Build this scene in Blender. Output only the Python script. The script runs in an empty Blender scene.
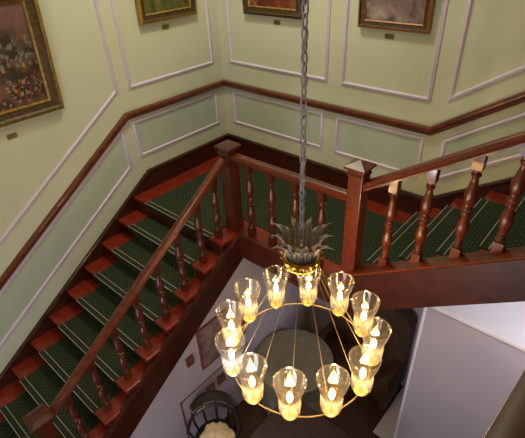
import bpy, bmesh, math, random
from mathutils import Vector, Matrix
random.seed(7)
C = bpy.context.scene.collection
scn = bpy.context.scene
PI = math.pi

# ------------------------------------------------------------------ camera
def cam_axes(yaw, pitch, roll):
    cy, sy, cp, sp = math.cos(yaw), math.sin(yaw), math.cos(pitch), math.sin(pitch)
    f = Vector((-sy*cp, cy*cp, -sp)); r = Vector((cy, sy, 0)); u = r.cross(f)
    c, s = math.cos(roll), math.sin(roll)
    return c*r+s*u, -s*r+c*u, f
R_, U_, F_ = cam_axes(.7417, .5888, -.046)
cam = bpy.data.cameras.new('camera'); co = bpy.data.objects.new('camera', cam); C.objects.link(co)
cam.sensor_width = 36; cam.lens = 436.63/525*36; cam.clip_start = .05
m = Matrix(((R_.x, U_.x, -F_.x, 3.9422), (R_.y, U_.y, -F_.y, -3.712), (R_.z, U_.z, -F_.z, 2.4575), (0, 0, 0, 1)))
co.matrix_world = m
scn.camera = co

# ------------------------------------------------------------------ world, lights, exposure
w = bpy.data.worlds.new('world'); scn.world = w; w.use_nodes = True
w.node_tree.nodes['Background'].inputs[0].default_value = (.8, .85, 1, 1)
w.node_tree.nodes['Background'].inputs[1].default_value = .05
def area(name, loc, target, size, power, color, sy=None):
    l = bpy.data.lights.new(name, 'AREA'); l.energy = power; l.color = color; l.size = size
    if sy: l.shape = 'RECTANGLE'; l.size_y = sy
    o = bpy.data.objects.new(name, l); C.objects.link(o); o.location = loc
    o.rotation_euler = (Vector(target)-Vector(loc)).to_track_quat('-Z', 'Y').to_euler()
    return o
area('ceiling_light', (1.25, -1.3, 4.1), (.7, -.7, 0), .35, 60, (1, .93, .74))
area('ceiling_light', (2.2, -3.6, 4.1), (1.2, -3.0, 0), .9, 26, (1, .90, .74))
area('unseen_daylight', (5.0, -1.2, .62), (3.6, -.4, -.3), .6, 8, (.88, .86, 1.0)).data.spread = math.radians(75)  # added cool light, source unseen, brightens the ledge below the upper flight
area('unseen_daylight', (3.2, -5.6, -.9), (1.4, -1.2, -2.0), 1.6, 60, (.80, .80, 1.0))  # cool light for the downstairs wall, its source unseen
scn.view_settings.view_transform = 'Standard'; scn.view_settings.look = 'None'
scn.view_settings.exposure = -.12; scn.view_settings.gamma = 1; scn.view_settings.use_curve_mapping = False

# ------------------------------------------------------------------ materials
def srgb(r, g, b):
    f = lambda c: (c/255/12.92) if c/255 <= .04045 else ((c/255+.055)/1.055)**2.4
    return (f(r), f(g), f(b), 1)
def mat(name, c1, c2=None, scale=6, rough=.5, spec=.5, stretch=(1, 1, 1), detail=4, bump=0, coat=0, metal=0, dist=0):
    m = bpy.data.materials.new(name); m.use_nodes = True; nt = m.node_tree; b = nt.nodes['Principled BSDF']
    b.inputs['Roughness'].default_value = rough; b.inputs['Specular IOR Level'].default_value = spec
    b.inputs['Metallic'].default_value = metal
    b.inputs['Coat Weight'].default_value = coat; b.inputs['Coat Roughness'].default_value = .12
    tc = nt.nodes.new('ShaderNodeTexCoord'); mp = nt.nodes.new('ShaderNodeMapping'); mp.inputs['Scale'].default_value = stretch
    nz = nt.nodes.new('ShaderNodeTexNoise'); nz.inputs['Scale'].default_value = scale; nz.inputs['Detail'].default_value = detail
    nz.inputs['Distortion'].default_value = dist
    nt.links.new(tc.outputs['Object'], mp.inputs[0]); nt.links.new(mp.outputs[0], nz.inputs['Vector'])
    cr = nt.nodes.new('ShaderNodeValToRGB'); cr.color_ramp.elements[0].position = .35; cr.color_ramp.elements[1].position = .65
    cr.color_ramp.elements[0].color = c1; cr.color_ramp.elements[1].color = c2 or c1
    nt.links.new(nz.outputs['Fac'], cr.inputs[0]); nt.links.new(cr.outputs[0], b.inputs['Base Color'])
    if bump:
        bp = nt.nodes.new('ShaderNodeBump'); bp.inputs['Strength'].default_value = bump; bp.inputs['Distance'].default_value = .01
        nt.links.new(nz.outputs['Fac'], bp.inputs['Height']); nt.links.new(bp.outputs[0], b.inputs['Normal'])
    return m
M = {}
M['wall'] = mat('sage_paint', srgb(198, 200, 172), srgb(202, 203, 176), 3, .6, .3)
M['panel'] = mat('sage_panel_paint', srgb(176, 185, 162), srgb(180, 188, 166), 3, .6, .3)
M['trim'] = mat('lilac_white_trim', srgb(208, 192, 212), srgb(214, 198, 216), 8, .45, .4)
M['wood'] = mat('mahogany', srgb(64, 24, 12), srgb(82, 32, 15), 9, .36, .45, (1, 1, 1), 6, 0, .3, 0, .6)
M['wood_rail'] = mat('mahogany_rail', srgb(82, 31, 13), srgb(106, 43, 18), 16, .33, .5, (1, 1, 1), 6, 0, .35, 0, .6)
M['wood_dado'] = mat('mahogany_dado', srgb(82, 34, 14), srgb(106, 46, 19), 14, .30, .5, (1, 1, 1), 6, 0, .4, 0, .6)
M['wood_dark'] = mat('dark_mahogany', srgb(48, 18, 9), srgb(64, 25, 12), 9, .38, .45, (1, 1, 1), 6, 0, .25, 0, .6)
M['tread'] = mat('red_tread_wood', srgb(114, 32, 16), srgb(140, 45, 24), 12, .35, .5, (1, 1, 1), 5, 0, .3)
M['plaster'] = mat('lilac_grey_paint', srgb(176, 168, 178), srgb(182, 174, 184), 2, .7, .2)
M['white'] = mat('white_paint', srgb(224, 220, 222), srgb(230, 226, 228), 2, .6, .3)
M['ceil'] = mat('ceiling_paint', srgb(225, 220, 205), None, 2, .8, .2)
M['gold'] = mat('gilt_frame', srgb(140, 108, 40), srgb(176, 142, 62), 30, .38, .5, (1, 1, 1), 3, .3, 0, .55)
M['frame_dark'] = mat('brown_gilt', srgb(56, 42, 22), srgb(86, 64, 32), 30, .45, .5, (1, 1, 1), 3, .2, 0, .2)
M['frame_orange'] = mat('orange_gilt', srgb(140, 84, 34), srgb(166, 106, 46), 30, .45, .5, (1, 1, 1), 3, .2, 0, .1)
M['brass'] = mat('brass', srgb(196, 156, 76), srgb(214, 176, 96), 20, .3, .5, (1, 1, 1), 2, 0, 0, .9)
M['pewter'] = mat('pewter', srgb(156, 148, 162), srgb(182, 174, 184), 20, .45, .5)
M['bronze'] = mat('dull_bronze', srgb(112, 92, 58), srgb(132, 110, 70), 20, .5, .3)
M['leaf'] = mat('grey_leaf_metal', srgb(128, 118, 116), srgb(176, 166, 158), 60, .5, .5)
M['plaque'] = mat('old_brass_plaque', srgb(104, 92, 44), srgb(124, 110, 56), 60, .45, .5, (1, 1, 1), 2, 0, 0, .4)
M['black'] = mat('black_lacquer', srgb(26, 20, 20), srgb(38, 28, 28), 8, .3, .5, (1, 1, 1), 2, 0, .3)
M['brown'] = mat('dark_brown_wood', srgb(48, 28, 22), srgb(66, 40, 30), 6, .4, .5, (1, 6, 1), 5, 0, .3)
M['leather'] = mat('brown_leather', srgb(70, 48, 38), srgb(88, 62, 48), 14, .5, .4, (1, 1, 1), 4, .2)
M['table'] = mat('olive_table_cloth', srgb(122, 116, 96), srgb(136, 130, 108), 9, .8, .2, (1, 1, 1), 4, .2)
M['cream'] = mat('cream_wool', srgb(216, 190, 150), srgb(236, 216, 180), 30, .9, .1, (1, 1, 1), 4, .8)
M['strip'] = mat('pale_metal_line', srgb(168, 166, 138), srgb(180, 178, 150), 20, .4, .5)
M['rubber'] = mat('green_rubber', srgb(36, 43, 34), None, 20, .6, .3)
M['floorb'] = mat('brown_carpet', srgb(66, 44, 34), srgb(80, 56, 44), 60, .9, .1, (1, 1, 1), 4, .4)
M['floorp'] = mat('pale_stone', srgb(196, 188, 186), srgb(206, 198, 196), 5, .5, .3)
M['highlight'] = mat('pale_highlight_wood', srgb(228, 206, 148), srgb(190, 130, 70), 22, .35, .5)  # pale highlight put into the colour of one baluster head
M['red_frame'] = mat('red_brown_frame', srgb(110, 62, 54), srgb(128, 74, 62), 10, .4, .4)
M['mauve'] = mat('faded_mauve_print', srgb(104, 84, 84), srgb(150, 128, 122), 9, .6, .3, (1, 1, 1), 6)

def carpet():
    m = bpy.data.materials.new('green_dotted_carpet'); m.use_nodes = True; nt = m.node_tree; b = nt.nodes['Principled BSDF']
    b.inputs['Roughness'].default_value = .95; b.inputs['Specular IOR Level'].default_value = .1
    tc = nt.nodes.new('ShaderNodeTexCoord'); mp = nt.nodes.new('ShaderNodeMapping'); mp.inputs['Rotation'].default_value = (0, 0, PI/4)
    nt.links.new(tc.outputs['Object'], mp.inputs[0])
    v = nt.nodes.new('ShaderNodeTexVoronoi'); v.inputs['Scale'].default_value = 27; v.inputs['Randomness'].default_value = .08
    v.voronoi_dimensions = '2D'
    nt.links.new(mp.outputs[0], v.inputs['Vector'])
    cr = nt.nodes.new('ShaderNodeValToRGB'); e = cr.color_ramp.elements
    e[0].position = .20; e[0].color = srgb(112, 100, 56); e[1].position = .30; e[1].color = (0, 0, 0, 1)
    nz = nt.nodes.new('ShaderNodeTexNoise'); nz.inputs['Scale'].default_value = 70
    cg = nt.nodes.new('ShaderNodeValToRGB'); cg.color_ramp.elements[0].color = srgb(38, 48, 36); cg.color_ramp.elements[1].color = srgb(52, 62, 46)
    nt.links.new(nz.outputs['Fac'], cg.inputs[0]); nt.links.new(v.outputs['Distance'], cr.inputs[0])
    ms = nt.nodes.new('ShaderNodeMath'); ms.operation = 'LESS_THAN'; ms.inputs[1].default_value = .22
    nt.links.new(v.outputs['Distance'], ms.inputs[0])
    mx = nt.nodes.new('ShaderNodeMix'); mx.data_type = 'RGBA'
    nt.links.new(ms.outputs[0], mx.inputs['Factor']); nt.links.new(cg.outputs[0], mx.inputs['A']); mx.inputs['B'].default_value = srgb(76, 78, 50)
    nt.links.new(mx.outputs['Result'], b.inputs['Base Color'])
    return m
M['carpet'] = carpet()

def painting(name, layers, scale, seed, spots=None, sky=None):
    """layers: colour ramp stops; sky: (colour, height) a lighter sky band; spots: colours of small figures"""
    m = bpy.data.materials.new(name); m.use_nodes = True; nt = m.node_tree; b = nt.nodes['Principled BSDF']
    b.inputs['Roughness'].default_value = .4
    tc = nt.nodes.new('ShaderNodeTexCoord'); mp = nt.nodes.new('ShaderNodeMapping'); mp.inputs['Location'].default_value = (seed, seed*1.7, 0)
    nt.links.new(tc.outputs['Object'], mp.inputs[0])
    nz = nt.nodes.new('ShaderNodeTexNoise'); nz.inputs['Scale'].default_value = scale; nz.inputs['Detail'].default_value = 8; nz.inputs['Distortion'].default_value = .6
    nt.links.new(mp.outputs[0], nz.inputs['Vector'])
    cr = nt.nodes.new('ShaderNodeValToRGB'); els = cr.color_ramp.elements
    for i, (p, c) in enumerate(layers):
        e = els[i] if i < 2 else els.new(p)
        e.position = p; e.color = c
    nt.links.new(nz.outputs['Fac'], cr.inputs[0]); out = cr.outputs[0]
    sp = nt.nodes.new('ShaderNodeSeparateXYZ'); nt.links.new(tc.outputs['Object'], sp.inputs[0])
    def band(z0, z1, soft):
        mr = nt.nodes.new('ShaderNodeMapRange'); mr.inputs['From Min'].default_value = z0; mr.inputs['From Max'].default_value = z1
        ad = nt.nodes.new('ShaderNodeMath'); ad.operation = 'MULTIPLY_ADD'; ad.inputs[1].default_value = soft
        nt.links.new(nz.outputs['Fac'], ad.inputs[0]); nt.links.new(sp.outputs['Z'], ad.inputs[2]); nt.links.new(ad.outputs[0], mr.inputs['Value'])
        return mr.outputs[0]
    def mix(fac, a, col):
        mx = nt.nodes.new('ShaderNodeMix'); mx.data_type = 'RGBA'; nt.links.new(fac, mx.inputs['Factor']); nt.links.new(a, mx.inputs['A'])
        mx.inputs['B'].default_value = col; return mx.outputs['Result']
    if sky: out = mix(band(sky[1], sky[2], .25), out, sky[0])
    if spots:
        for k, (col, z0, z1, sc, th) in enumerate(spots):
            vo = nt.nodes.new('ShaderNodeTexVoronoi'); vo.inputs['Scale'].default_value = sc
            mp2 = nt.nodes.new('ShaderNodeMapping'); mp2.inputs['Location'].default_value = (k*1.3, k*.7, k); mp2.inputs['Scale'].default_value = (1, 1, .55)
            va = nt.nodes.new('ShaderNodeVectorMath'); va.operation = 'MULTIPLY_ADD'; va.inputs[1].default_value = (.10, .10, .10)
            nt.links.new(nz.outputs['Color'], va.inputs[0]); nt.links.new(tc.outputs['Object'], va.inputs[2])
            nt.links.new(va.outputs[0], mp2.inputs[0]); nt.links.new(mp2.outputs[0], vo.inputs['Vector'])
            lt = nt.nodes.new('ShaderNodeMath'); lt.operation = 'LESS_THAN'; lt.inputs[1].default_value = th; nt.links.new(vo.outputs['Distance'], lt.inputs[0])
            g = nt.nodes.new('ShaderNodeMath'); g.operation = 'GREATER_THAN'; g.inputs[1].default_value = z0; nt.links.new(sp.outputs['Z'], g.inputs[0])
            l2 = nt.nodes.new('ShaderNodeMath'); l2.operation = 'LESS_THAN'; l2.inputs[1].default_value = z1; nt.links.new(sp.outputs['Z'], l2.inputs[0])
            a1 = nt.nodes.new('ShaderNodeMath'); a1.operation = 'MULTIPLY'; nt.links.new(lt.outputs[0], a1.inputs[0]); nt.links.new(g.outputs[0], a1.inputs[1])
            a2 = nt.nodes.new('ShaderNodeMath'); a2.operation = 'MULTIPLY'; nt.links.new(a1.outputs[0], a2.inputs[0]); nt.links.new(l2.outputs[0], a2.inputs[1])
            out = mix(a2.outputs[0], out, col)
    nt.links.new(out, b.inputs['Base Color'])
    return m

def glass():
    m = bpy.data.materials.new('clear_shade_glass'); m.use_nodes = True; nt = m.node_tree; nt.nodes.clear()
    o = nt.nodes.new('ShaderNodeOutputMaterial'); t = nt.nodes.new('ShaderNodeBsdfTransparent'); t.inputs[0].default_value = (.97, .95, .90, 1)
    g = nt.nodes.new('ShaderNodeBsdfGlossy'); g.inputs['Roughness'].default_value = .08; g.inputs[0].default_value = (1, .96, .88, 1)
    d = nt.nodes.new('ShaderNodeBsdfTranslucent'); d.inputs[0].default_value = (1, .9, .7, 1)
    lw = nt.nodes.new('ShaderNodeLayerWeight'); lw.inputs[0].default_value = .22
    tc = nt.nodes.new('ShaderNodeTexCoord'); sp = nt.nodes.new('ShaderNodeSeparateXYZ'); nt.links.new(tc.outputs['Object'], sp.inputs[0])
    mr = nt.nodes.new('ShaderNodeMapRange'); mr.inputs['From Min'].default_value = .12; mr.inputs['From Max'].default_value = .17
    mr.inputs['To Min'].default_value = .06; mr.inputs['To Max'].default_value = .04; nt.links.new(sp.outputs['Z'], mr.inputs['Value'])
    m1 = nt.nodes.new('ShaderNodeMixShader'); m2 = nt.nodes.new('ShaderNodeMixShader'); nt.links.new(mr.outputs[0], m2.inputs[0])
    nt.links.new(t.outputs[0], m2.inputs[1]); nt.links.new(d.outputs[0], m2.inputs[2])
    nt.links.new(lw.outputs['Facing'], m1.inputs[0]); nt.links.new(m2.outputs[0], m1.inputs[1]); nt.links.new(g.outputs[0], m1.inputs[2])
    nt.links.new(m1.outputs[0], o.inputs[0]); return m
M['glass'] = glass()
def emis(name, col, s):
    m = bpy.data.materials.new(name); m.use_nodes = True; nt = m.node_tree; nt.nodes.clear()
    o = nt.nodes.new('ShaderNodeOutputMaterial'); e = nt.nodes.new('ShaderNodeEmission'); e.inputs[0].default_value = col; e.inputs[1].default_value = s
    t = nt.nodes.new('ShaderNodeBsdfTransparent'); a = nt.nodes.new('ShaderNodeAddShader')
    nt.links.new(t.outputs[0], a.inputs[0]); nt.links.new(e.outputs[0], a.inputs[1]); nt.links.new(a.outputs[0], o.inputs[0]); return m
M['bulb'] = emis('lit_bulb', (1, .66, .25, 1), 18)
M['bulb_cool'] = emis('lit_cool_bulb', (.85, .8, 1, 1), 18)

# ------------------------------------------------------------------ mesh helpers
def tag(o, label=None, cat=None, group=None, kind=None):
    if label: o['label'] = label
    if cat: o['category'] = cat
    if group: o['group'] = group
    if kind: o['kind'] = kind
    return o
def thing(name, label, cat, loc=(0, 0, 0), rotz=0, group=None):
    o = bpy.data.objects.new(name, None); C.objects.link(o); o.location = loc; o.rotation_euler = (0, 0, rotz)
    o.empty_display_size = .1
    return tag(o, label, cat, group)
def obj(name, bm, mts, parent=None, loc=None, smooth=False):
    """link bm as ONE mesh; bm is in local coordinates of its parent (or of loc)"""
    bmesh.ops.recalc_face_normals(bm, faces=bm.faces)
    me = bpy.data.meshes.new(name); bm.to_mesh(me); bm.free()
    for mm in (mts if isinstance(mts, (list, tuple)) else [mts]): me.materials.append(M[mm] if isinstance(mm, str) else mm)
    if smooth:
        for p in me.polygons: p.use_smooth = True
        me.set_sharp_from_angle(angle=math.radians(40))
    o = bpy.data.objects.new(name, me); C.objects.link(o)
    if parent: o.parent = parent
    if loc is not None: o.location = loc
    return o
def B(): return bmesh.new()
def box(bm, a, b, mi=0, bev=0):
    x0, y0, z0 = a; x1, y1, z1 = b
    vs = [bm.verts.new(p) for p in ((x0,y0,z0),(x1,y0,z0),(x1,y1,z0),(x0,y1,z0),(x0,y0,z1),(x1,y0,z1),(x1,y1,z1),(x0,y1,z1))]
    fs = [bm.faces.new([vs[i] for i in q]) for q in ((3,2,1,0),(4,5,6,7),(0,1,5,4),(1,2,6,5),(2,3,7,6),(3,0,4,7))]
    for f in fs: f.material_index = mi
    if bev:
        r = bmesh.ops.bevel(bm, geom=list({e for f in fs for e in f.edges}), offset=bev, segments=2, affect='EDGES', profile=.6)
        for f in r['faces']: f.material_index = mi
    return bm
def prism(bm, pts, ext, mi=0):
    """pts: 3-D polygon, ext: extrusion vector"""
    e = Vector(ext); a = [bm.verts.new(p) for p in pts]; b = [bm.verts.new(Vector(p)+e) for p in pts]
    fs = [bm.faces.new(a), bm.faces.new(b[::-1])]
    n = len(pts)
    for i in range(n): fs.append(bm.faces.new((a[i], b[i], b[(i+1) % n], a[(i+1) % n])))
    for f in fs: f.material_index = mi
    return bm
def lathe(bm, prof, n=16, off=(0, 0, 0), mi=0, cap=True, rib=0, sq=None):
    ox, oy, oz = off; rings = []
    for r, z in prof:
        rings.append([bm.verts.new((ox+(r*(1+(rib*(k % 2))))*math.cos(2*PI*k/n), oy+(r*(1+(rib*(k % 2))))*math.sin(2*PI*k/n), oz+z)) for k in range(n)])
    for a, b in zip(rings, rings[1:]):
        for k in range(n):
            f = bm.faces.new((a[k], a[(k+1) % n], b[(k+1) % n], b[k])); f.material_index = mi
    if cap:
        for rr in (rings[0], rings[-1]):
            f = bm.faces.new(rr); f.material_index = mi
    return bm
def tube(bm, pts, r, n=8, closed=False, mi=0, radii=None):
    pts = [Vector(p) for p in pts]; L = len(pts); rings = []; prev = None
    for i, p in enumerate(pts):
        if closed: d = (pts[(i+1) % L]-pts[i-1]).normalized()
        else: d = (pts[min(i+1, L-1)]-pts[max(i-1, 0)]).normalized()
        ref = prev if prev is not None else (Vector((0, 0, 1)) if abs(d.z) < .9 else Vector((1, 0, 0)))
        a = (ref - d*ref.dot(d)).normalized(); b = d.cross(a); prev = a
        rr = radii[i] if radii else r
        rings.append([bm.verts.new(p+rr*(math.cos(2*PI*k/n)*a+math.sin(2*PI*k/n)*b)) for k in range(n)])
    pairs = list(zip(rings, rings[1:])) + ([(rings[-1], rings[0])] if closed else [])
    for a, b in pairs:
        for k in range(n):
            f = bm.faces.new((a[k], a[(k+1) % n], b[(k+1) % n], b[k])); f.material_index = mi
    if not closed:
        bm.faces.new(rings[0]).material_index = mi; bm.faces.new(rings[-1]).material_index = mi
    return bm
def sweep(bm, path, N, prof, closed=False, mi=0, shear0=0, shear1=0):
    """moulding: profile (out along N, up in-plane) swept along a flat path with mitred knees"""
    N = Vector(N).normalized(); P = [Vector(p) for p in path]; L = len(P); rings = []
    for i in range(L):
        d0 = (P[i]-P[i-1]).normalized() if (i > 0 or closed) else None
        d1 = (P[(i+1) % L]-P[i]).normalized() if (i < L-1 or closed) else None
        d0 = d0 or d1; d1 = d1 or d0
        n0 = N.cross(d0); n1 = N.cross(d1); mv = (n0+n1); mv = mv/(mv.length_squared/2) if mv.length > 1e-6 else n0
        row = []
        for a, c in prof:
            s = (shear0 if i == 0 else (-shear1 if i == L-1 else 0))*a
            row.append(bm.verts.new(P[i]+N*a+mv*c+(d1*s)))
        rings.append(row)
    pairs = list(zip(rings, rings[1:])) + ([(rings[-1], rings[0])] if closed else [])
    n = len(prof)
    for a, b in pairs:
        for k in range(n):
            bm.faces.new((a[k], a[(k+1) % n], b[(k+1) % n], b[k])).material_index = mi
    if not closed:
        bm.faces.new(rings[0]).material_index = mi; bm.faces.new(rings[-1]).material_index = mi
    return bm
def struct(name, bm, mm, smooth=False):
    return tag(obj(name, bm, mm, smooth=smooth), kind='structure')
def copy_tree(o, parent=None):
    c = o.copy(); C.objects.link(c)
    if parent: c.parent = parent
    for ch in o.children: copy_tree(ch, c)
    return c

# ------------------------------------------------------------------ measures
r, t = .17, .255
S = r/t                                   # stair slope
Y1 = -1.55                                # landing edge of the lower flight
X2 = 2.72                                 # first nosing of the upper flight
HD, HU, HL, HLT, HS = .93, 1.163, .425, .807, .233
XO1 = 1.42                                # open end of the lower flight treads
YO2 = -1.33                               # face of the upper flight
FZ = -2.55                                # floor downstairs
CEIL = 4.2
GZ = 6*r

# ------------------------------------------------------------------ room shell
struct('wall_left', box(B(), (-.2, -6.2, FZ-.1), (0, .2, CEIL)), 'wall')
struct('wall_back', box(B(), (0, 0, -.3), (5.6, .2, CEIL)), 'wall')
struct('wall_back_lower', box(B(), (0, 0, FZ-.1), (5.6, .2, -.3)), 'plaster')
struct('wall_right', box(B(), (5.6, -6.2, FZ-.1), (5.8, .2, CEIL)), 'wall')
struct('wall_front', box(B(), (0, -6.2, FZ-.1), (5.6, -6.0, CEIL)), 'wall')
struct('ceiling', box(B(), (-.2, -6.2, CEIL), (5.8, .2, CEIL+.15)), 'ceil')
struct('floor', box(B(), (0, -6, FZ-.1), (5.6, 0, FZ)), 'floorb')
bm = box(B(), (2.885, -.80, FZ), (3.17, 0, FZ+.012)); struct('floor_stone', bm, 'floorp')
# wall closing off the space under the lower flight
prism(bm := B(), [(1.30, 0, FZ), (1.30, 0, -.30), (1.30, Y1-.0, -.30), (1.30, -4.0, -.40-S*(4.0+Y1)), (1.30, -6, -.40-S*(4.0+Y1)), (1.30, -6, FZ)], (.105, 0, 0))
struct('wall_under_stairs', bm, 'plaster')
# boxed-in wall below the upper flight with its white ledge
struct('wall_boxed', box(B(), (3.15, -.80, FZ), (5.6, 0, -.30)), 'plaster')
struct('trim_1', box(B(), (3.135, -.815, -.30), (5.6, 0, -.262), 0, .006), 'white')
struct('trim_2', box(B(), (3.130, -.812, FZ), (3.155, -.77, -.30), 0, .006), 'white')

tn = [2]
def trim(bm, mm='trim', smooth=True):
    tn[0] += 1
    return struct('trim_%d' % tn[0], bm, mm, smooth)
# dado rail: rounded mahogany moulding that follows the landing and both flights
DP = [(0, 0), (0, -.074), (.020, -.074), (.026, -.062), (.040, -.056), (.052, -.040), (.055, -.018), (.050, -.004), (.036, .002)]
e = 3.9
trim(sweep(B(), [(0, 0, HD), (0, -1.43, HD), (0, -5.2, HD-S*(5.2-1.43))][::-1], (1, 0, 0), DP, shear1=1), 'wood_dado')
trim(sweep(B(), [(0, 0, HD), (2.609, 0, HD), (5.2, 0, HD+S*(5.2-2.609))], (0, -1, 0), DP, shear0=1), 'wood_dado')
# panel mouldings
PP = [(0, -.019), (.004, -.019), (.010, -.015), (.012, -.006), (.017, 0), (.018, .008), (.012, .013), (.006, .017), (0, .019)]
def panel(poly, axis, field=True):
    """poly: (along, z) corners; axis 'L' = left wall (along = -y), 'B' = back wall (along = x)"""
    f = (lambda a, z, o=0: (o, -a, z)) if axis == 'L' else (lambda a, z, o=0: (a, -o, z))
    N = (1, 0, 0) if axis == 'L' else (0, -1, 0)
    P = [f(a, z) for a, z in poly]
    if axis == 'L': P = P[::-1]
    trim(sweep(B(), P, N, PP, closed=True))
    if field:
        prism(b := B(), [Vector(p) for p in P], Vector(N)*.0025)
        trim(b, 'panel', False)
zt = 3.2
lo = lambda a, k, h: h-S*(a-k)
hi = lambda a, k, h: h+S*(a-k)
# upper panels: left wall (level, then following the stairs), back wall (two level, then rising)
panel([(.156, HU), (1.30, HU), (1.30, zt), (.156, zt)], 'L', False)
panel([(1.463, HU), (4.2, lo(4.2, 1.463, HU)), (4.2, zt), (1.463, zt)], 'L', False)
panel([(.156, HU), (1.492, HU), (1.492, zt), (.156, zt)], 'B', False)
panel([(1.687, HU), (2.555, HU), (2.555, zt), (1.687, zt)], 'B', False)
panel([(2.735, HU+.045), (4.6, hi(4.6, 2.735, HU+.045)), (4.6, 3.5), (2.735, 3.5)], 'B', False)
# lower panels
panel([(.156, HL), (1.33, HL), (1.36, HLT), (.156, HLT)], 'L')
panel([(1.50, .345), (4.6, lo(4.6, 1.50, .345)), (4.6, lo(4.6, 1.50, .765)), (1.50, .765)], 'L')
panel([(.156, HL), (1.463, HL), (1.463, HLT), (.156, HLT)], 'B')
panel([(1.655, HL), (2.56, HL), (2.56, HLT), (1.655, HLT)], 'B')
panel([(2.76, .46), (4.6, hi(4.6, 2.76, .46)), (4.6, hi(4.6, 2.76, .835)), (2.76, .835)], 'B')

# skirting boards (wall strings): follow landing and flights
SP = [(0, 0), (0, -.60), (.022, -.60), (.022, -.045), (.030, -.036), (.034, -.014), (.026, 0)]
def skirt(path, N, up, sh):
    N = Vector(N); P = [Vector(p) for p in path]
    return sweep(B(), P, N, SP, shear0=sh[0], shear1=sh[1])
struct('baseboard_left', skirt([(0, 0, HS), (0, -1.297, HS), (0, -4.0, HS-S*(4.0-1.297)), (0, -6, HS-S*(4.0-1.297))][::-1], (1, 0, 0), 1, (0, 1)), 'wood_dark', True)
struct('baseboard_back', skirt([(0, 0, HS), (2.70, 0, HS), (4.0, 0, HS+S*1.3)], (0, -1, 0), 1, (1, 0)), 'wood_dark', True)

# ------------------------------------------------------------------ staircase
TT = .034
def nosed(bm, x0, x1, y0, y1, z, axis):
    box(bm, (x0, y0, z-TT), (x1, y1, z), 0, .008)
fl = thing('stair_flight', 'lower flight of red wooden stairs with a green carpet, descending along the left wall', 'stairs', (.7, -2.8, -1.5))
o_ = Vector((.7, -2.8, -1.5))
def loc(bm, o): bmesh.ops.translate(bm, verts=bm.verts, vec=-Vector(o)); return bm
NT = 9
for n in range(1, NT+1):
    yb = Y1-(n-1)*t
    obj('tread', loc(box(B(), (.022, yb-t, -n*r-TT), (XO1+.012, yb+.03, -n*r), 0, .006), o_), 'tread', fl)
    obj('riser', loc(box(B(), (.022, yb+.028, -n*r), (XO1, yb+.046, -(n-1)*r-TT)), o_), 'wood_dark', fl)
prism(bm := B(), [(XO1, Y1+.25, -.02), (XO1, Y1, -.10), (XO1, Y1-NT*t, -.10-S*NT*t), (XO1, Y1-NT*t, -.46-S*NT*t), (XO1, Y1+.25, -.46+S*.25)], (.04, 0, 0))
tag(obj('stringer', loc(bm, o_), 'wood_dark', fl), 'dark outer stringer board')
def cap1(bm):
    return sweep(bm, [(XO1+.02, Y1+.22, -.095+S*.22-.04), (XO1+.02, Y1-NT*t, -.095-S*NT*t)], (1, 0, 0), [(-.022, 0), (-.022, .012), (.026, .012), (.026, 0)])
obj('stringer_cap', loc(cap1(B()), o_), 'wood', fl)
def runner1():
    bm = B(); x0, x1 = .25, 1.26; h = .007
    for n in range(0, NT+1):
        yb = Y1-(n-1)*t; yf = Y1-n*t
        if n > 0: box(bm, (x0, yf-h, -n*r), (x1, yb+.028-h, -n*r+h))
        if n < NT: box(bm, (x0, yf+.028-h, -(n+1)*r+h), (x1, yf+.028, -n*r-TT))
        box(bm, (x0, yf-h, -n*r-TT), (x1, yf, -n*r+h))
    return bm
ru = obj('carpet_runner', loc(runner1(), o_), 'carpet', fl)
def strip1(n):
    bm = B(); y = Y1-n*t; z = -n*r+.007
    box(bm, (.25, y-.012, z), (1.26, y+.046, z+.003), 1)
    box(bm, (.25, y-.012, z+.003), (1.26, y-.007, z+.007), 0)
    box(bm, (.25, y+.041, z+.003), (1.26, y+.046, z+.007), 0)
    return bm
for n in range(0, NT): obj('nosing_strip', loc(strip1(n), o_), ['strip', 'rubber'], ru)

o_ = Vector((1.4, -.7, 0))
ld = thing('stair_landing', 'corner landing with green carpet and red wooden border between the two flights', 'landing', o_)
bm = B(); prism(bm, [(.02, -.02, -.25), (.02, Y1, -.25), (XO1+.0, Y1, -.25), (XO1, -1.30, -.25), (X2, -1.30, -.25), (X2, -.02, -.25)], (0, 0, .22))
obj('base', loc(bm, o_), 'wood_dark', ld)
bm = B(); prism(bm, [(.022, -.022, -.03), (.022, Y1, -.03), (XO1+.012, Y1, -.03), (XO1+.012, YO2, -.03), (X2+.03, YO2, -.03), (X2+.03, -.022, -.03)], (0, 0, .03))
obj('wood_floor', loc(bm, o_), 'tread', ld)
bm = box(B(), (XO1+.0, YO2-.012, -.26), (X2+.05, YO2+.03, .012), 0, .004); box(bm, (XO1, YO2-.022, -.05), (X2+.05, YO2-.012, .012)); box(bm, (XO1, YO2-.020, -.26), (X2+.05, YO2-.012, -.22))
obj('fascia', loc(bm, o_), 'wood', ld)
bm = B(); prism(bm, [(.25, -.22, 0), (.25, Y1+.01, 0), (1.26, Y1+.01, 0), (1.26, -1.13, 0), (X2+.02, -1.13, 0), (X2+.02, -.22, 0)], (0, 0, .007))
obj('carpet', loc(bm, o_), 'carpet', ld)

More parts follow.
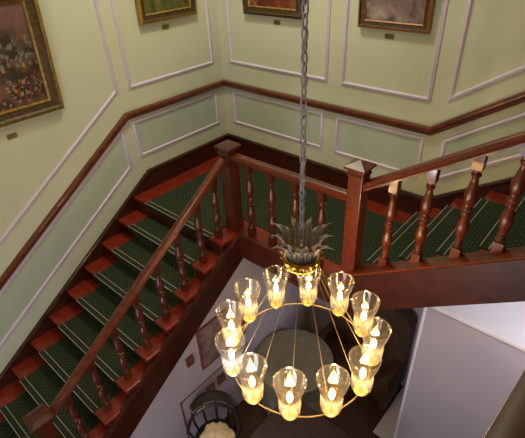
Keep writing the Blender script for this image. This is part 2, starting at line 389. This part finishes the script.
o_ = Vector((3.4, -.7, 0))
f2 = thing('stair_flight', 'upper flight of red wooden stairs with a green carpet, climbing along the back wall', 'stairs', o_)
for n in range(0, 6):
    x = X2+n*t; z = (n+1)*r
    obj('riser', loc(box(B(), (x+.028, YO2, z-r), (x+.046, -.022, z-TT)), o_), 'wood_dark', f2)
    if n < 5: obj('tread', loc(box(B(), (x, YO2, z-TT), (x+t+.03, -.022, z), 0, .006), o_), 'tread', f2)
prism(bm := B(), [(X2-.05, YO2-.03, -.25), (X2-.05, YO2-.03, .17-.05*S+.02), (X2+5*t+.05, YO2-.03, .17+(5*t+.05)*S+.02), (X2+5*t+.05, YO2-.03, -.14+(5*t+.05)*S), (X2+.10, YO2-.03, -.25+.10*S+.04)], (0, .05, 0))
tag(obj('stringer', loc(bm, o_), 'wood_dark', f2), 'broad polished outer stringer board')
obj('stringer_cap', loc(sweep(B(), [(X2-.05, YO2+.02, .19-.05*S), (X2+5*t+.05, YO2+.02, .19+(5*t+.05)*S)], (0, -1, 0), [(-.065, 0), (-.065, .012), (.065, .012), (.072, .004), (.065, -.008)]), o_), 'wood_rail', f2)
prism(bm := B(), [(X2+.05, YO2+.02, -.02), (X2+5*t+.05, YO2+.02, (5*t)*S-.02), (X2+5*t+.05, YO2+.02, (5*t)*S-.05), (X2+.05, YO2+.02, -.05)], (0, 1.28, 0))
obj('soffit', loc(bm, o_), 'plaster', f2)
def runner2():
    bm = B(); y0, y1 = -1.14, -.22; h = .007
    for n in range(0, 6):
        x = X2+n*t; z = (n+1)*r
        box(bm, (x-h, y0, z-TT), (x, y1, z+h))
        if n < 5: box(bm, (x, y0, z), (x+t+.02, y1, z+h))
        box(bm, (x+.021, y0, z-r), (x+.028, y1, z-TT))
    return bm
ru = obj('carpet_runner', loc(runner2(), o_), 'carpet', f2)
def strip2(n):
    bm = B(); x = X2+n*t; z = (n+1)*r+.007
    box(bm, (x-.012, -1.14, z), (x+.046, -.22, z+.003), 1)
    box(bm, (x-.012, -1.14, z+.003), (x-.007, -.22, z+.007), 0)
    box(bm, (x+.041, -1.14, z+.003), (x+.046, -.22, z+.007), 0)
    return bm
for n in range(0, 5): obj('nosing_strip', loc(strip2(n), o_), ['strip', 'rubber'], ru)
# floors beyond the flights
struct('floor_lower_landing', box(B(), (.022, -5.9, -(NT+1)*r-.1), (XO1, Y1-NT*t+.0, -(NT+1)*r)), 'carpet')
struct('floor_gallery', box(B(), (4.04, -5.99, GZ-.16), (5.59, -.03, GZ)), 'carpet')

# ------------------------------------------------------------------ balusters, rails and newels
def baluster_bm(h, s0=0, s1=0, axis='x'):
    """turned baluster: square foot and head, slanted by s0 at the foot and s1 at the head"""
    bm = B(); q = .029
    fb, hb = .075, .085
    def sq(z0, z1, sa, sb):
        vs = []
        for z, s in ((z0, sa), (z1, sb)):
            for dx, dy in ((-q, -q), (q, -q), (q, q), (-q, q)):
                d = dx if axis == 'x' else dy
                vs.append(bm.verts.new((dx, dy, z+s*d)))
        for f in ((3,2,1,0),(4,5,6,7),(0,1,5,4),(1,2,6,5),(2,3,7,6),(3,0,4,7)): bm.faces.new([vs[i] for i in f])
    sq(0, fb, s0, 0); sq(h-hb, h, 0, s1)
    k = h-fb-hb
    pr = [(.018, 0), (.025, .010), (.027, .022), (.020, .035), (.015, .045), (.014, .060), (.022, .072), (.023, .085), (.016, .10), (.019, .13), (.026, .20), (.031, .27),
          (.030, .31), (.022, .37), (.017, .41), (.024, .43), (.026, .455), (.018, .475), (.021, .49), (.028, .51), (.028, .53), (.019, .55), (.017, .57), (.024, .60), (.030, .66),
          (.031, .70), (.026, .77), (.018, .85), (.015, .90), (.022, .925), (.024, .945), (.017, .96), (.022, .985), (.022, 1)]
    lathe(bm, [(a*1.25, fb+z*k) for a, z in pr], 14)
    return bm
def baluster(parent, loc_, h, s0, s1, axis, mesh=None, mm='wood'):
    if mesh is None:
        o = obj('baluster', baluster_bm(h, s0, s1, axis), mm, parent, loc_, True)
    else:
        o = mesh.copy(); C.objects.link(o); o.parent = parent; o.location = loc_
    return o
RP = [(-.024, -.034), (.024, -.034), (.026, -.020), (.034, -.014), (.030, -.004), (.038, .006), (.037, .018), (.028, .028), (.010, .034), (-.010, .034), (-.028, .028), (-.037, .018), (-.038, .006), (-.030, -.004), (-.034, -.014), (-.026, -.020)]
XR = 1.315; YR = -1.265
# lower flight balustrade
o_ = Vector((XR, -2.4, -.9)); RH1 = .60
b1 = thing('stair_balustrade', 'sloping balustrade of the lower flight, turned balusters beside the red treads', 'balustrade', o_)
rail_path = [(XR, YR-.04, RH1-S*(-YR-.04+.08+Y1)), (XR, -3.42, RH1-S*(3.42+Y1))]
yA = YR-.06; yC = -3.40
rz = lambda y: RH1-S*(-y+Y1)
obj('handrail', loc(sweep(B(), [(XR, yA, rz(yA)), (XR, yC, rz(yC))], (1, 0, 0), [(a, -c) for a, c in RP]), o_), 'wood_rail', b1, smooth=True)
proto = None
for n in range(0, 8):
    y = Y1-n*t+.10 if n else Y1+.07
    z = -n*r
    hh = rz(y)-.030-z
    if n > 0 and proto:
        p_ = baluster(b1, Vector((XR, y, z))-o_, hh, 0, S, 'y', proto)
    else:
        p_ = baluster(b1, Vector((XR, y, z))-o_, hh, 0, S, 'y')
        if n == 1: proto = p_
# landing balustrade
o_ = Vector((2.0, YR, 0)); RL = .80
b2 = thing('stair_balustrade', 'level balustrade along the landing between the two upper newel posts', 'balustrade', o_)
obj('handrail', loc(sweep(B(), [(XR+.04, YR, RL-.025), (2.58, YR, RL+.0)], (0, -1, 0), RP), o_), 'wood_rail', b2, smooth=True)
proto = None
for x in (1.56, 1.815, 2.075, 2.335):
    proto = baluster(b2, Vector((x, YR, .007))-o_, RL-.045, 0, 0, 'x', proto)
# upper flight balustrade
o_ = Vector((3.3, YR, .5)); RH2 = .78
b3 = thing('stair_balustrade', 'sloping balustrade of the upper flight with thick polished balusters on the broad stringer', 'balustrade', o_)
rz2 = lambda x: .17+S*(x-X2)+RH2
obj('handrail', loc(sweep(B(), [(2.66, YR, rz2(2.66)), (4.05, YR, rz2(4.05))], (0, -1, 0), RP), o_), 'wood_rail', b3, smooth=True)
proto = None
for k, x in enumerate((2.905, 3.135, 3.375, 3.595, 3.83)):
    zb = .17+S*(x-X2)+.034
    proto = baluster(b3, Vector((x, YR, zb))-o_, RH2-.034-.032, S, S, 'x', proto, 'wood_rail')
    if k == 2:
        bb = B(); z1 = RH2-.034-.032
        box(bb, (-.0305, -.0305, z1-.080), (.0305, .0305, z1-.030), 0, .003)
        tag(obj('highlight_patch', bb, 'highlight', proto), 'pale highlight painted on the baluster head')  # pale block paints the light catching this baluster head
        # only this copy carries the patch
        src = proto
        proto = src.copy(); proto.parent = b3
        proto_unlinked = proto
        proto = src
def newel(name_label, x, y, z0, z1, cap='flat', s=.058, mm='wood'):
    o = thing('newel_post', name_label, 'newel post', (x, y, z0))
    h = z1-z0
    bm = B(); box(bm, (-s, -s, 0), (s, s, h-.075), 0, .005)
    obj('shaft', bm, mm, o)
    bm = B(); box(bm, (-s-.008, -s-.008, h-.10), (s+.008, s+.008, h-.085), 0, .004)
    obj('collar', bm, mm, o)
    bm = B(); c = s+.026
    box(bm, (-s-.004, -s-.004, h-.085), (s+.004, s+.004, h-.060), 0, .002)
    a = [bm.verts.new((dx*(s+.006), dy*(s+.006), h-.060)) for dx, dy in ((-1,-1),(1,-1),(1,1),(-1,1))]
    b_ = [bm.verts.new((dx*c, dy*c, h-.045)) for dx, dy in ((-1,-1),(1,-1),(1,1),(-1,1))]
    d = [bm.verts.new((dx*c, dy*c, h-.028)) for dx, dy in ((-1,-1),(1,-1),(1,1),(-1,1))]
    pk = .40 if cap == 'peak' else .55
    e_ = [bm.verts.new((dx*c*pk, dy*c*pk, h-.004)) for dx, dy in ((-1,-1),(1,-1),(1,1),(-1,1))]
    for u, v in ((a, b_), (b_, d), (d, e_)):
        for k in range(4): bm.faces.new((u[k], u[(k+1) % 4], v[(k+1) % 4], v[k]))
    bm.faces.new(a[::-1])
    if cap == 'peak':
        tp = bm.verts.new((0, 0, h+.012))
        for k in range(4): bm.faces.new((e_[k], e_[(k+1) % 4], tp))
    else: bm.faces.new(e_)
    obj('cap', bm, mm, o)
    return o
newel('square newel post in the corner where the lower flight meets the landing', 1.325, YR, -.36, .90, s=.062)
newel('tall square newel post with a pyramid cap at the foot of the upper flight', 2.635, YR, -.31, 1.10, 'peak', s=.056, mm='wood_rail')
newel('square newel post with a flat reddish cap at the bottom end of the lower handrail', XR, -3.46, -1.55, -.53, s=.062)
# rail close to the camera on the gallery
o_ = Vector((4.03, -2.6, GZ))
b4 = thing('gallery_balustrade', 'dark red polished handrail at the bottom right edge of the picture', 'balustrade', o_)
gx = lambda y: 4.005+.077*(y+3.17)
obj('handrail', loc(sweep(B(), [(gx(-1.5), -1.5, 1.94), (gx(-4.6), -4.6, 1.94)], (1, 0, 0), [(a*1.45, -c) for a, c in RP]), o_), 'wood', b4, smooth=True)

# ------------------------------------------------------------------ chandelier
CX, CY = 2.909, -2.304; RR = .415; ZR = .60
ch = thing('chandelier', 'ring chandelier of twelve lit glass shades hanging from a long chain in the stairwell', 'chandelier', (CX, CY, 0))
bm = B()
zt_ = CEIL-.05; z = 1.13; k = 0
while z < zt_:
    pts = []
    for i in range(12):
        a = 2*PI*i/12; u = .013*math.cos(a); v = .027*math.sin(a)
        pts.append((u, 0, z+v) if k % 2 else (0, u, z+v))
    tube(bm, pts, .0045, 6, True); z += .043; k += 1
obj('chain', bm, 'pewter', ch, smooth=True)
bm = B(); pts = [(.014+.006*math.sin(i*.9), .006*math.cos(i*1.3)-.012, 1.10+i*(zt_-1.10)/40) for i in range(41)]
obj('cable', tube(bm, pts, .0035, 6), 'pewter', ch, smooth=True)
obj('ceiling_canopy', lathe(B(), [(.02, CEIL-.07), (.06, CEIL-.05), (.07, CEIL-.0)], 20), 'brass', ch, smooth=True)
cr = obj('crown_band', lathe(B(), [(.074, 1.005), (.086, 1.01), (.088, 1.02), (.080, 1.028), (.081, 1.05), (.090, 1.058), (.090, 1.068), (.083, 1.07), (.076, 1.068), (.07, 1.01)], 28, cap=False), 'brass', ch, smooth=True)
bm = lathe(B(), [(.004, .98), (.02, .985), (.03, 1.0), (.018, 1.02), (.012, 1.06), (.016, 1.09), (.010, 1.13)], 12)
for i in range(3):
    a = 2*PI*i/3; tube(bm, [(.075*math.cos(a), .075*math.sin(a), 1.03), (.01*math.cos(a), .01*math.sin(a), 1.03)], .004, 6)
obj('hub', bm, 'brass', ch, smooth=True)
# acanthus leaves round the crown
def leaf_bm(h=.16, w=.017, curl=.06):
    bm = B(); rows = []; N = 13
    for i in range(N+1):
        s = i/N
        out = .0+.018*s+curl*s**3; up = h*math.sin(s*PI*.53)*.98
        ww = w*(.55+.75*math.sin(PI*min(1, s*1.05))) * (1-.75*s**4) * (1+.45*(i % 2))
        if i == N: ww = .002
        rows.append([bm.verts.new((out-.006, -ww, up)), bm.verts.new((out+.004, -ww*.45, up)), bm.verts.new((out-.003, 0, up+.002)), bm.verts.new((out+.004, ww*.45, up)), bm.verts.new((out-.006, ww, up))])
    for a, b in zip(rows, rows[1:]):
        for k in range(4): bm.faces.new((a[k], a[k+1], b[k+1], b[k]))
    g = bm.faces[:]
    bmesh.ops.solidify(bm, geom=g, thickness=.002)
    return bm
l0 = None
for i in range(18):
    a = 2*PI*i/18+.13
    if l0 is None: l0 = obj('leaf', leaf_bm(), 'leaf', ch, smooth=True); o = l0
    else: o = l0.copy(); C.objects.link(o)
    tall = 1 if i % 2 else .78
    o.location = (.074*math.cos(a), .074*math.sin(a), 1.05); o.rotation_euler = (0, 0, a); o.scale = (1+.3*(i % 3 == 0), 1, tall)
lb = None
for i in range(14):
    a = 2*PI*i/14
    if lb is None: lb = obj('gilt_leaf', leaf_bm(.05, .018, .012), 'brass', cr, smooth=True); o = lb
    else: o = lb.copy(); C.objects.link(o); o.parent = cr
    o.location = (.082*math.cos(a), .082*math.sin(a), 1.020); o.rotation_euler = (0, 0, a)
ZB = .315
obj('ring', tube(B(), [(RR*math.cos(2*PI*i/72), RR*math.sin(2*PI*i/72), ZB) for i in range(72)], .0045, 8, True), 'bronze', ch, smooth=True)
A0 = math.radians(-0.5)
shade_prof = [(.030, .0), (.040, .004), (.048, .016), (.054, .035), (.057, .06), (.058, .10), (.057, .125), (.0555, .140), (.057, .155), (.062, .175), (.069, .198), (.0755, .222), (.080, .245), (.0825, .262), (.0835, .270), (.0825, .274), (.0795, .270), (.0785, .262)]
def shade_bm():
    bm = B(); n = 48; rings = []
    for q, (rad, z) in enumerate(shade_prof):
        rb = .045 if .02 < z < .145 else 0
        rings.append([bm.verts.new((rad*(1+rb*(.5-(kk % 2)))*math.cos(2*PI*kk/n), rad*(1+rb*(.5-(kk % 2)))*math.sin(2*PI*kk/n), z)) for kk in range(n)])
    for a, b in zip(rings, rings[1:]):
        for kk in range(n): bm.faces.new((a[kk], a[(kk+1) % n], b[(kk+1) % n], b[kk]))
    return bm
protos = {}
for i in range(12):
    a = A0+2*PI*i/12; x, y = RR*math.cos(a), RR*math.sin(a)
    cool = (i == 7)
    if i == 0:
        cup = obj('lamp_cup', lathe(B(), [(.006, -.030), (.014, -.024), (.010, -.012), (.022, -.004), (.036, .0), (.040, .010), (.034, .012), (.012, .012), (.012, .115), (.010, .120)], 16), 'brass', ch, smooth=True)
        shd = obj('glass_shade', shade_bm(), 'glass', ch, smooth=True)
        rod = obj('rod', tube(B(), [(-RR+.075, 0, 1.01-ZB), (-.02, 0, .01)], .0018, 6), 'bronze', ch)
        bulb = obj('bulb', lathe(B(), [(.008, 0), (.014, .010), (.0165, .028), (.014, .048), (.007, .066), (.001, .078)], 12), 'bulb', cup, (0, 0, .120), True)
        bcool = None
    else:
        cup = cup.copy(); C.objects.link(cup)
        shd = shd.copy(); C.objects.link(shd)
        rod = rod.copy(); C.objects.link(rod)
        bulb = bulb.copy(); C.objects.link(bulb); bulb.parent = cup
    cup.location = shd.location = rod.location = (x, y, ZB+.012); rod.rotation_euler = (0, 0, a)
    shd.location.z = ZB+.020
    l = bpy.data.lights.new('bulb_light', 'POINT'); l.energy = 4.4; l.color = (1, .70, .36); l.shadow_soft_size = .014
    lo_ = bpy.data.objects.new('bulb_light', l); C.objects.link(lo_); lo_.location = (CX+x, CY+y, ZB+.012+.155)
    lights_last = lo_
    if i == 0: CUPS = []
    CUPS.append((cup, bulb, lo_, a))

# the one cool white bulb, on the left of the ring
ang = math.radians(-120)
best = min(CUPS, key=lambda c: abs(math.atan2(math.sin(c[3]-ang), math.cos(c[3]-ang))))
me = best[1].data.copy(); me.materials.clear(); me.materials.append(M['bulb_cool']); best[1].data = me; best[2].data.color = (.85, .82, 1)
tag(best[1], 'cool white bulb')

# ------------------------------------------------------------------ pictures on the upper walls
P1 = painting('battle_painting', [(.30, srgb(24, 18, 14)), (.48, srgb(58, 44, 34)), (.58, srgb(92, 74, 58)), (.72, srgb(128, 60, 40))], 7, 3,
              [(srgb(140, 124, 106), .12, .34, 34, .34), (srgb(176, 124, 46), .20, .45, 15, .20), (srgb(124, 48, 32), .10, .42, 26, .30), (srgb(118, 112, 104), .42, .66, 30, .38)], (srgb(128, 92, 86), .78, 1.0))
P2 = painting('moor_painting', [(.35, srgb(44, 48, 20)), (.55, srgb(92, 92, 40)), (.7, srgb(130, 116, 56))], 9, 1)
P3 = painting('brown_landscape', [(.35, srgb(80, 30, 18)), (.55, srgb(120, 60, 34)), (.7, srgb(150, 120, 70))], 9, 5)
P4 = painting('lake_painting', [(.35, srgb(84, 66, 66)), (.5, srgb(136, 116, 108)), (.68, srgb(178, 160, 146))], 6, 8)
def picture(label, wall, c, z0, wd, ht, canvas, fw=.08, lean=4, layers=('gold', 'frame_dark', 'gold'), th=.045):
    """c: position of the picture's middle along the wall; local x runs along the wall, y towards the wall"""
    if wall == 'L': L = (.012, -c, z0); rz_ = PI/2
    else: L = (c, -.012, z0); rz_ = 0
    o = thing('framed_picture', label, 'picture', L, rz_)
    o.rotation_euler = (math.radians(lean), 0, rz_)
    n = len(layers); w2 = wd/2
    # stepped frame, from the outer edge inwards
    steps = []
    def ring(a, b_, d0, d1, mi, bm):
        # frame ring between inset a and b_, fronts at depth d0 (outer) and d1 (inner)
        out = [(-w2+a, a), (w2-a, a), (w2-a, ht-a), (-w2+a, ht-a)]; inn = [(-w2+b_, b_), (w2-b_, b_), (w2-b_, ht-b_), (-w2+b_, ht-b_)]
        vo = [bm.verts.new((x, -d0, z)) for x, z in out]; vi = [bm.verts.new((x, -d1, z)) for x, z in inn]
        wo = [bm.verts.new((x, 0, z)) for x, z in out]; wi = [bm.verts.new((x, 0, z)) for x, z in inn]
        for k in range(4):
            k2 = (k+1) % 4
            for q in ((vo[k], vo[k2], vi[k2], vi[k]), (wo[k], wo[k2], vo[k2], vo[k]), (vi[k], vi[k2], wi[k2], wi[k]), (wi[k], wi[k2], wo[k2], wo[k])):
                bm.faces.new(q).material_index = mi
    bm = B(); ring(0, fw*.30, th*.75, th, 0, bm); ring(fw*.30, fw*.42, th, th*.75, 1, bm)
    obj('frame', bm, [layers[0], layers[1]], o)
    bm = B(); ring(fw*.42, fw*.86, th*.72, th*.5, 0, bm); ring(fw*.86, fw, th*.62, th*.45, 1, bm)
    obj('inner_frame', bm, [layers[1], layers[2]], o)
    bm = box(B(), (-w2+fw-.004, -.014, fw-.004), (w2-fw+.004, -.004, ht-fw+.004))
    obj('canvas', bm, canvas, o)
    return o
picture('large crowded dark history painting in a gold and brown frame on the left wall', 'L', 2.66, 1.175, 1.26, 1.0, P1, .115, 6, ('gold', 'frame_dark', 'gold'), .05)
picture('green moorland painting in a gold frame, nearest the corner on the left wall', 'L', .705, 1.715, .73, .55, P2, .085, 3)
picture('brown landscape painting in a brown frame, nearest the corner on the back wall', 'B', .83, 1.705, .77, .55, P3, .085, 3, ('frame_dark', 'frame_dark', 'gold'))
picture('grey lake painting in an orange gilt frame on the back wall, right of the chain', 'B', 2.15, 1.695, .65, .55, P4, .065, 3, ('frame_orange', 'frame_dark', 'frame_orange'))
def plaque(label, wall, c, z):
    o = tag(obj('name_plaque', box(B(), (-.042, -.006, -.020), (.042, 0, .020), 0, .0015), 'plaque', None, (0.001, -c, z) if wall == 'L' else (c, -.001, z)), label, 'plaque', 'small brass plaques under the paintings')
    if wall == 'L': o.rotation_euler = (0, 0, PI/2)
plaque('small brass plaque under the large history painting', 'L', 2.52, 1.06)
plaque('small brass plaque under the green moorland painting', 'L', .75, 1.645)
plaque('small brass plaque under the brown landscape painting', 'B', .87, 1.645)
plaque('small brass plaque under the grey lake painting', 'B', 2.12, 1.635)

# ------------------------------------------------------------------ downstairs
WX = 1.407
def low_pic(name, label, yc, zc, wd, ht, mf, mc, cat='picture', fw=.018, grp=None):
    o = thing(name, label, cat, (WX, yc, zc-ht/2), PI/2, grp)
    bm = B(); w2 = wd/2
    for a, b_ in (((-w2, -.02, 0), (w2, 0, fw)), ((-w2, -.02, ht-fw), (w2, 0, ht)), ((-w2, -.02, fw), (-w2+fw, 0, ht-fw)), ((w2-fw, -.02, fw), (w2, 0, ht-fw))): box(bm, a, b_)
    obj('frame', bm, mf, o)
    obj('print', box(B(), (-w2+fw, -.010, fw), (w2-fw, -.002, ht-fw)), mc, o)
    return o
low_pic('framed_print', 'large faded mauve print on the lower wall behind the left lamps', -1.67, -1.12, .66, .58, 'red_frame', 'mauve')
low_pic('framed_print', 'single small red framed picture low on the white wall under the stairs', -2.13, -1.135, .085, .125, 'red_frame', 'red_frame', fw=.012)
low_pic('framed_print', 'small red framed picture beside the chair, left of its pair', -1.935, -1.80, .10, .13, 'red_frame', 'mauve', fw=.014)
low_pic('framed_print', 'small red framed picture above the desk, right of its pair', -1.775, -1.79, .10, .13, 'red_frame', 'mauve', fw=.014)
bm = B()
for a, b_ in (((WX, -2.34, -1.625), (WX+.006, -1.3, -1.61)), ((WX, -2.34, FZ+.1), (WX+.006, -2.325, -1.61))): box(bm, a, b_)
trim(bm, 'red_frame', False)

# round table under the landing
rt = thing('round_table', 'round table with an olive grey cloth seen inside the chandelier ring', 'table', (1.89, -1.03, FZ))
bm = lathe(B(), [(.41, .02), (.415, .02), (.42, .30), (.44, .60), (.455, .74), (.46, .755), (.45, .765), (.0, .765)], 56, cap=False)
for v in bm.verts:
    rad = math.hypot(v.co.x, v.co.y)
    if v.co.z < .7 and rad > .1:
        a = math.atan2(v.co.y, v.co.x); k = 1+.035*math.sin(a*14)*(1-v.co.z/.75); v.co.x *= k; v.co.y *= k
obj('tablecloth', bm, 'table', rt, smooth=True)
obj('pedestal', lathe(B(), [(.22, 0), (.22, .02), (.05, .05), (.035, .3), (.05, .5), (.035, .7), (.1, .74)], 20), 'brown', rt, smooth=True)

# leather settle against the back wall
se = thing('settee', 'dark brown leather high backed settee with rounded corners behind the round table', 'settee', (2.36, -.30, FZ))
def cushion(a, b_, bev=.04): return box(B(), a, b_, 0, bev)
obj('seat', cushion((-.46, -.26, .22), (.46, .16, .46), .05), 'leather', se, smooth=True)
bm = B(); pts = [(-.52, .10, .2)]
for i in range(7): a = PI-PI/2*i/6; pts.append((-.36+.16*math.cos(a), .10, 1.22+.16*math.sin(a)))
for i in range(7): a = PI/2-PI/2*i/6; pts.append((.36+.16*math.cos(a), .10, 1.22+.16*math.sin(a)))
pts.append((.52, .10, .2))
prism(bm, pts, (0, .16, 0)); bmesh.ops.bevel(bm, geom=bm.edges[:], offset=.015, segments=2, affect='EDGES')
obj('backrest', bm, 'leather', se, smooth=True)
for s in (-1, 1): obj('arm', cushion((s*.47-.05, -.26, .1), (s*.47+.05, .11, .66), .03), 'leather', se, smooth=True)
for sx in (-.4, .4):
    for sy in (-.2, .12): obj('leg', lathe(B(), [(.018, 0), (.028, .10), (.03, .22)], 10, (sx, sy, 0)), 'brown', se)

# dark desk beside the chair
dk = thing('desk', 'dark brown desk under the front lamps, right of the black chair', 'desk', (2.66, -1.74, FZ), math.radians(0))
obj('desk_top', box(B(), (-.54, -.32, .72), (.55, .32, .76), 0, .008), 'brown', dk)
obj('desk_edge', box(B(), (-.44, -.26, .60), (.42, .22, .72)), 'brown', dk)
for sx in (-.42, .40):
    for sy in (-.25, .20): obj('leg', box(B(), (sx-.025, sy-.025, 0), (sx+.025, sy+.025, .6), 0, .004), 'brown', dk)

# black bow-backed captain's chair with spindles
cc = thing('captains_chair', 'black bow backed wooden armchair with spindles beside the wall downstairs', 'chair', (1.74, -2.20, FZ), math.radians(42))
bm = lathe(B(), [(.0, .43), (.21, .43), (.235, .445), (.235, .465), (.21, .475), (.0, .465)], 28, cap=False)
obj('seat', bm, 'black', cc, smooth=True)
arc = []
for i in range(15):
    a = math.radians(-10+200*i/14); arc.append((.27*math.cos(a), .25*math.sin(a)-.02, .70+.03*math.sin(a)))
obj('arm_bow', tube(B(), arc, .020, 8), 'black', cc, smooth=True)
bm = B(); rows = []
for i in range(13):
    a = math.radians(30+120*i/12); h = .06+.07*math.sin(PI*i/12)
    for_ = []
    for rr_, zz in ((.245, .80), (.275, .80), (.290, .80+h), (.262, .80+h)):
        for_.append(bm.verts.new((rr_*math.cos(a)*1.02, rr_*math.sin(a)*.98-.01, zz)))
    rows.append(for_)
for a, b_ in zip(rows, rows[1:]):
    for k in range(4): bm.faces.new((a[k], a[(k+1) % 4], b_[(k+1) % 4], b_[k]))
bm.faces.new(rows[0]); bm.faces.new(rows[-1])
obj('crest_rail', bm, 'black', cc, smooth=True)
for i in range(7):
    a = math.radians(-5+190*i/6); top = .80 if 0 < i < 6 else .70
    obj('spindle', tube(B(), [(.20*math.cos(a), .19*math.sin(a)-.01, .46), (.25*math.cos(a), .235*math.sin(a)-.015, .62), (.265*math.cos(a), .25*math.sin(a)-.015, top)], .010, 8, radii=[.009, .014, .009]), 'black', cc, smooth=True)
for sx in (-1, 1):
    for sy in (-1, 1): obj('leg', tube(B(), [(sx*.13, sy*.13, .44), (sx*.16, sy*.16, .22), (sx*.19, sy*.19, 0)], .016, 8, radii=[.014, .020, .012]), 'black', cc, smooth=True)

# crumpled cream cushion on the chair
bm = B(); bmesh.ops.create_icosphere(bm, subdivisions=4, radius=1)
for v in bm.verts:
    p = v.co.copy(); k = 1+.07*math.sin(p.x*7+1)*math.sin(p.y*6)+.04*math.sin(p.x*13+p.y*11)
    v.co = Vector((p.x*.20*k, p.y*.17*k, p.z*.085*k*(1.1 if p.z > 0 else .8)))
tag(obj('cream_cushion', bm, 'cream', None, (1.80, -2.22, FZ+.545), True), 'crumpled cream woollen cushion on the black chair at the bottom edge', 'cushion')
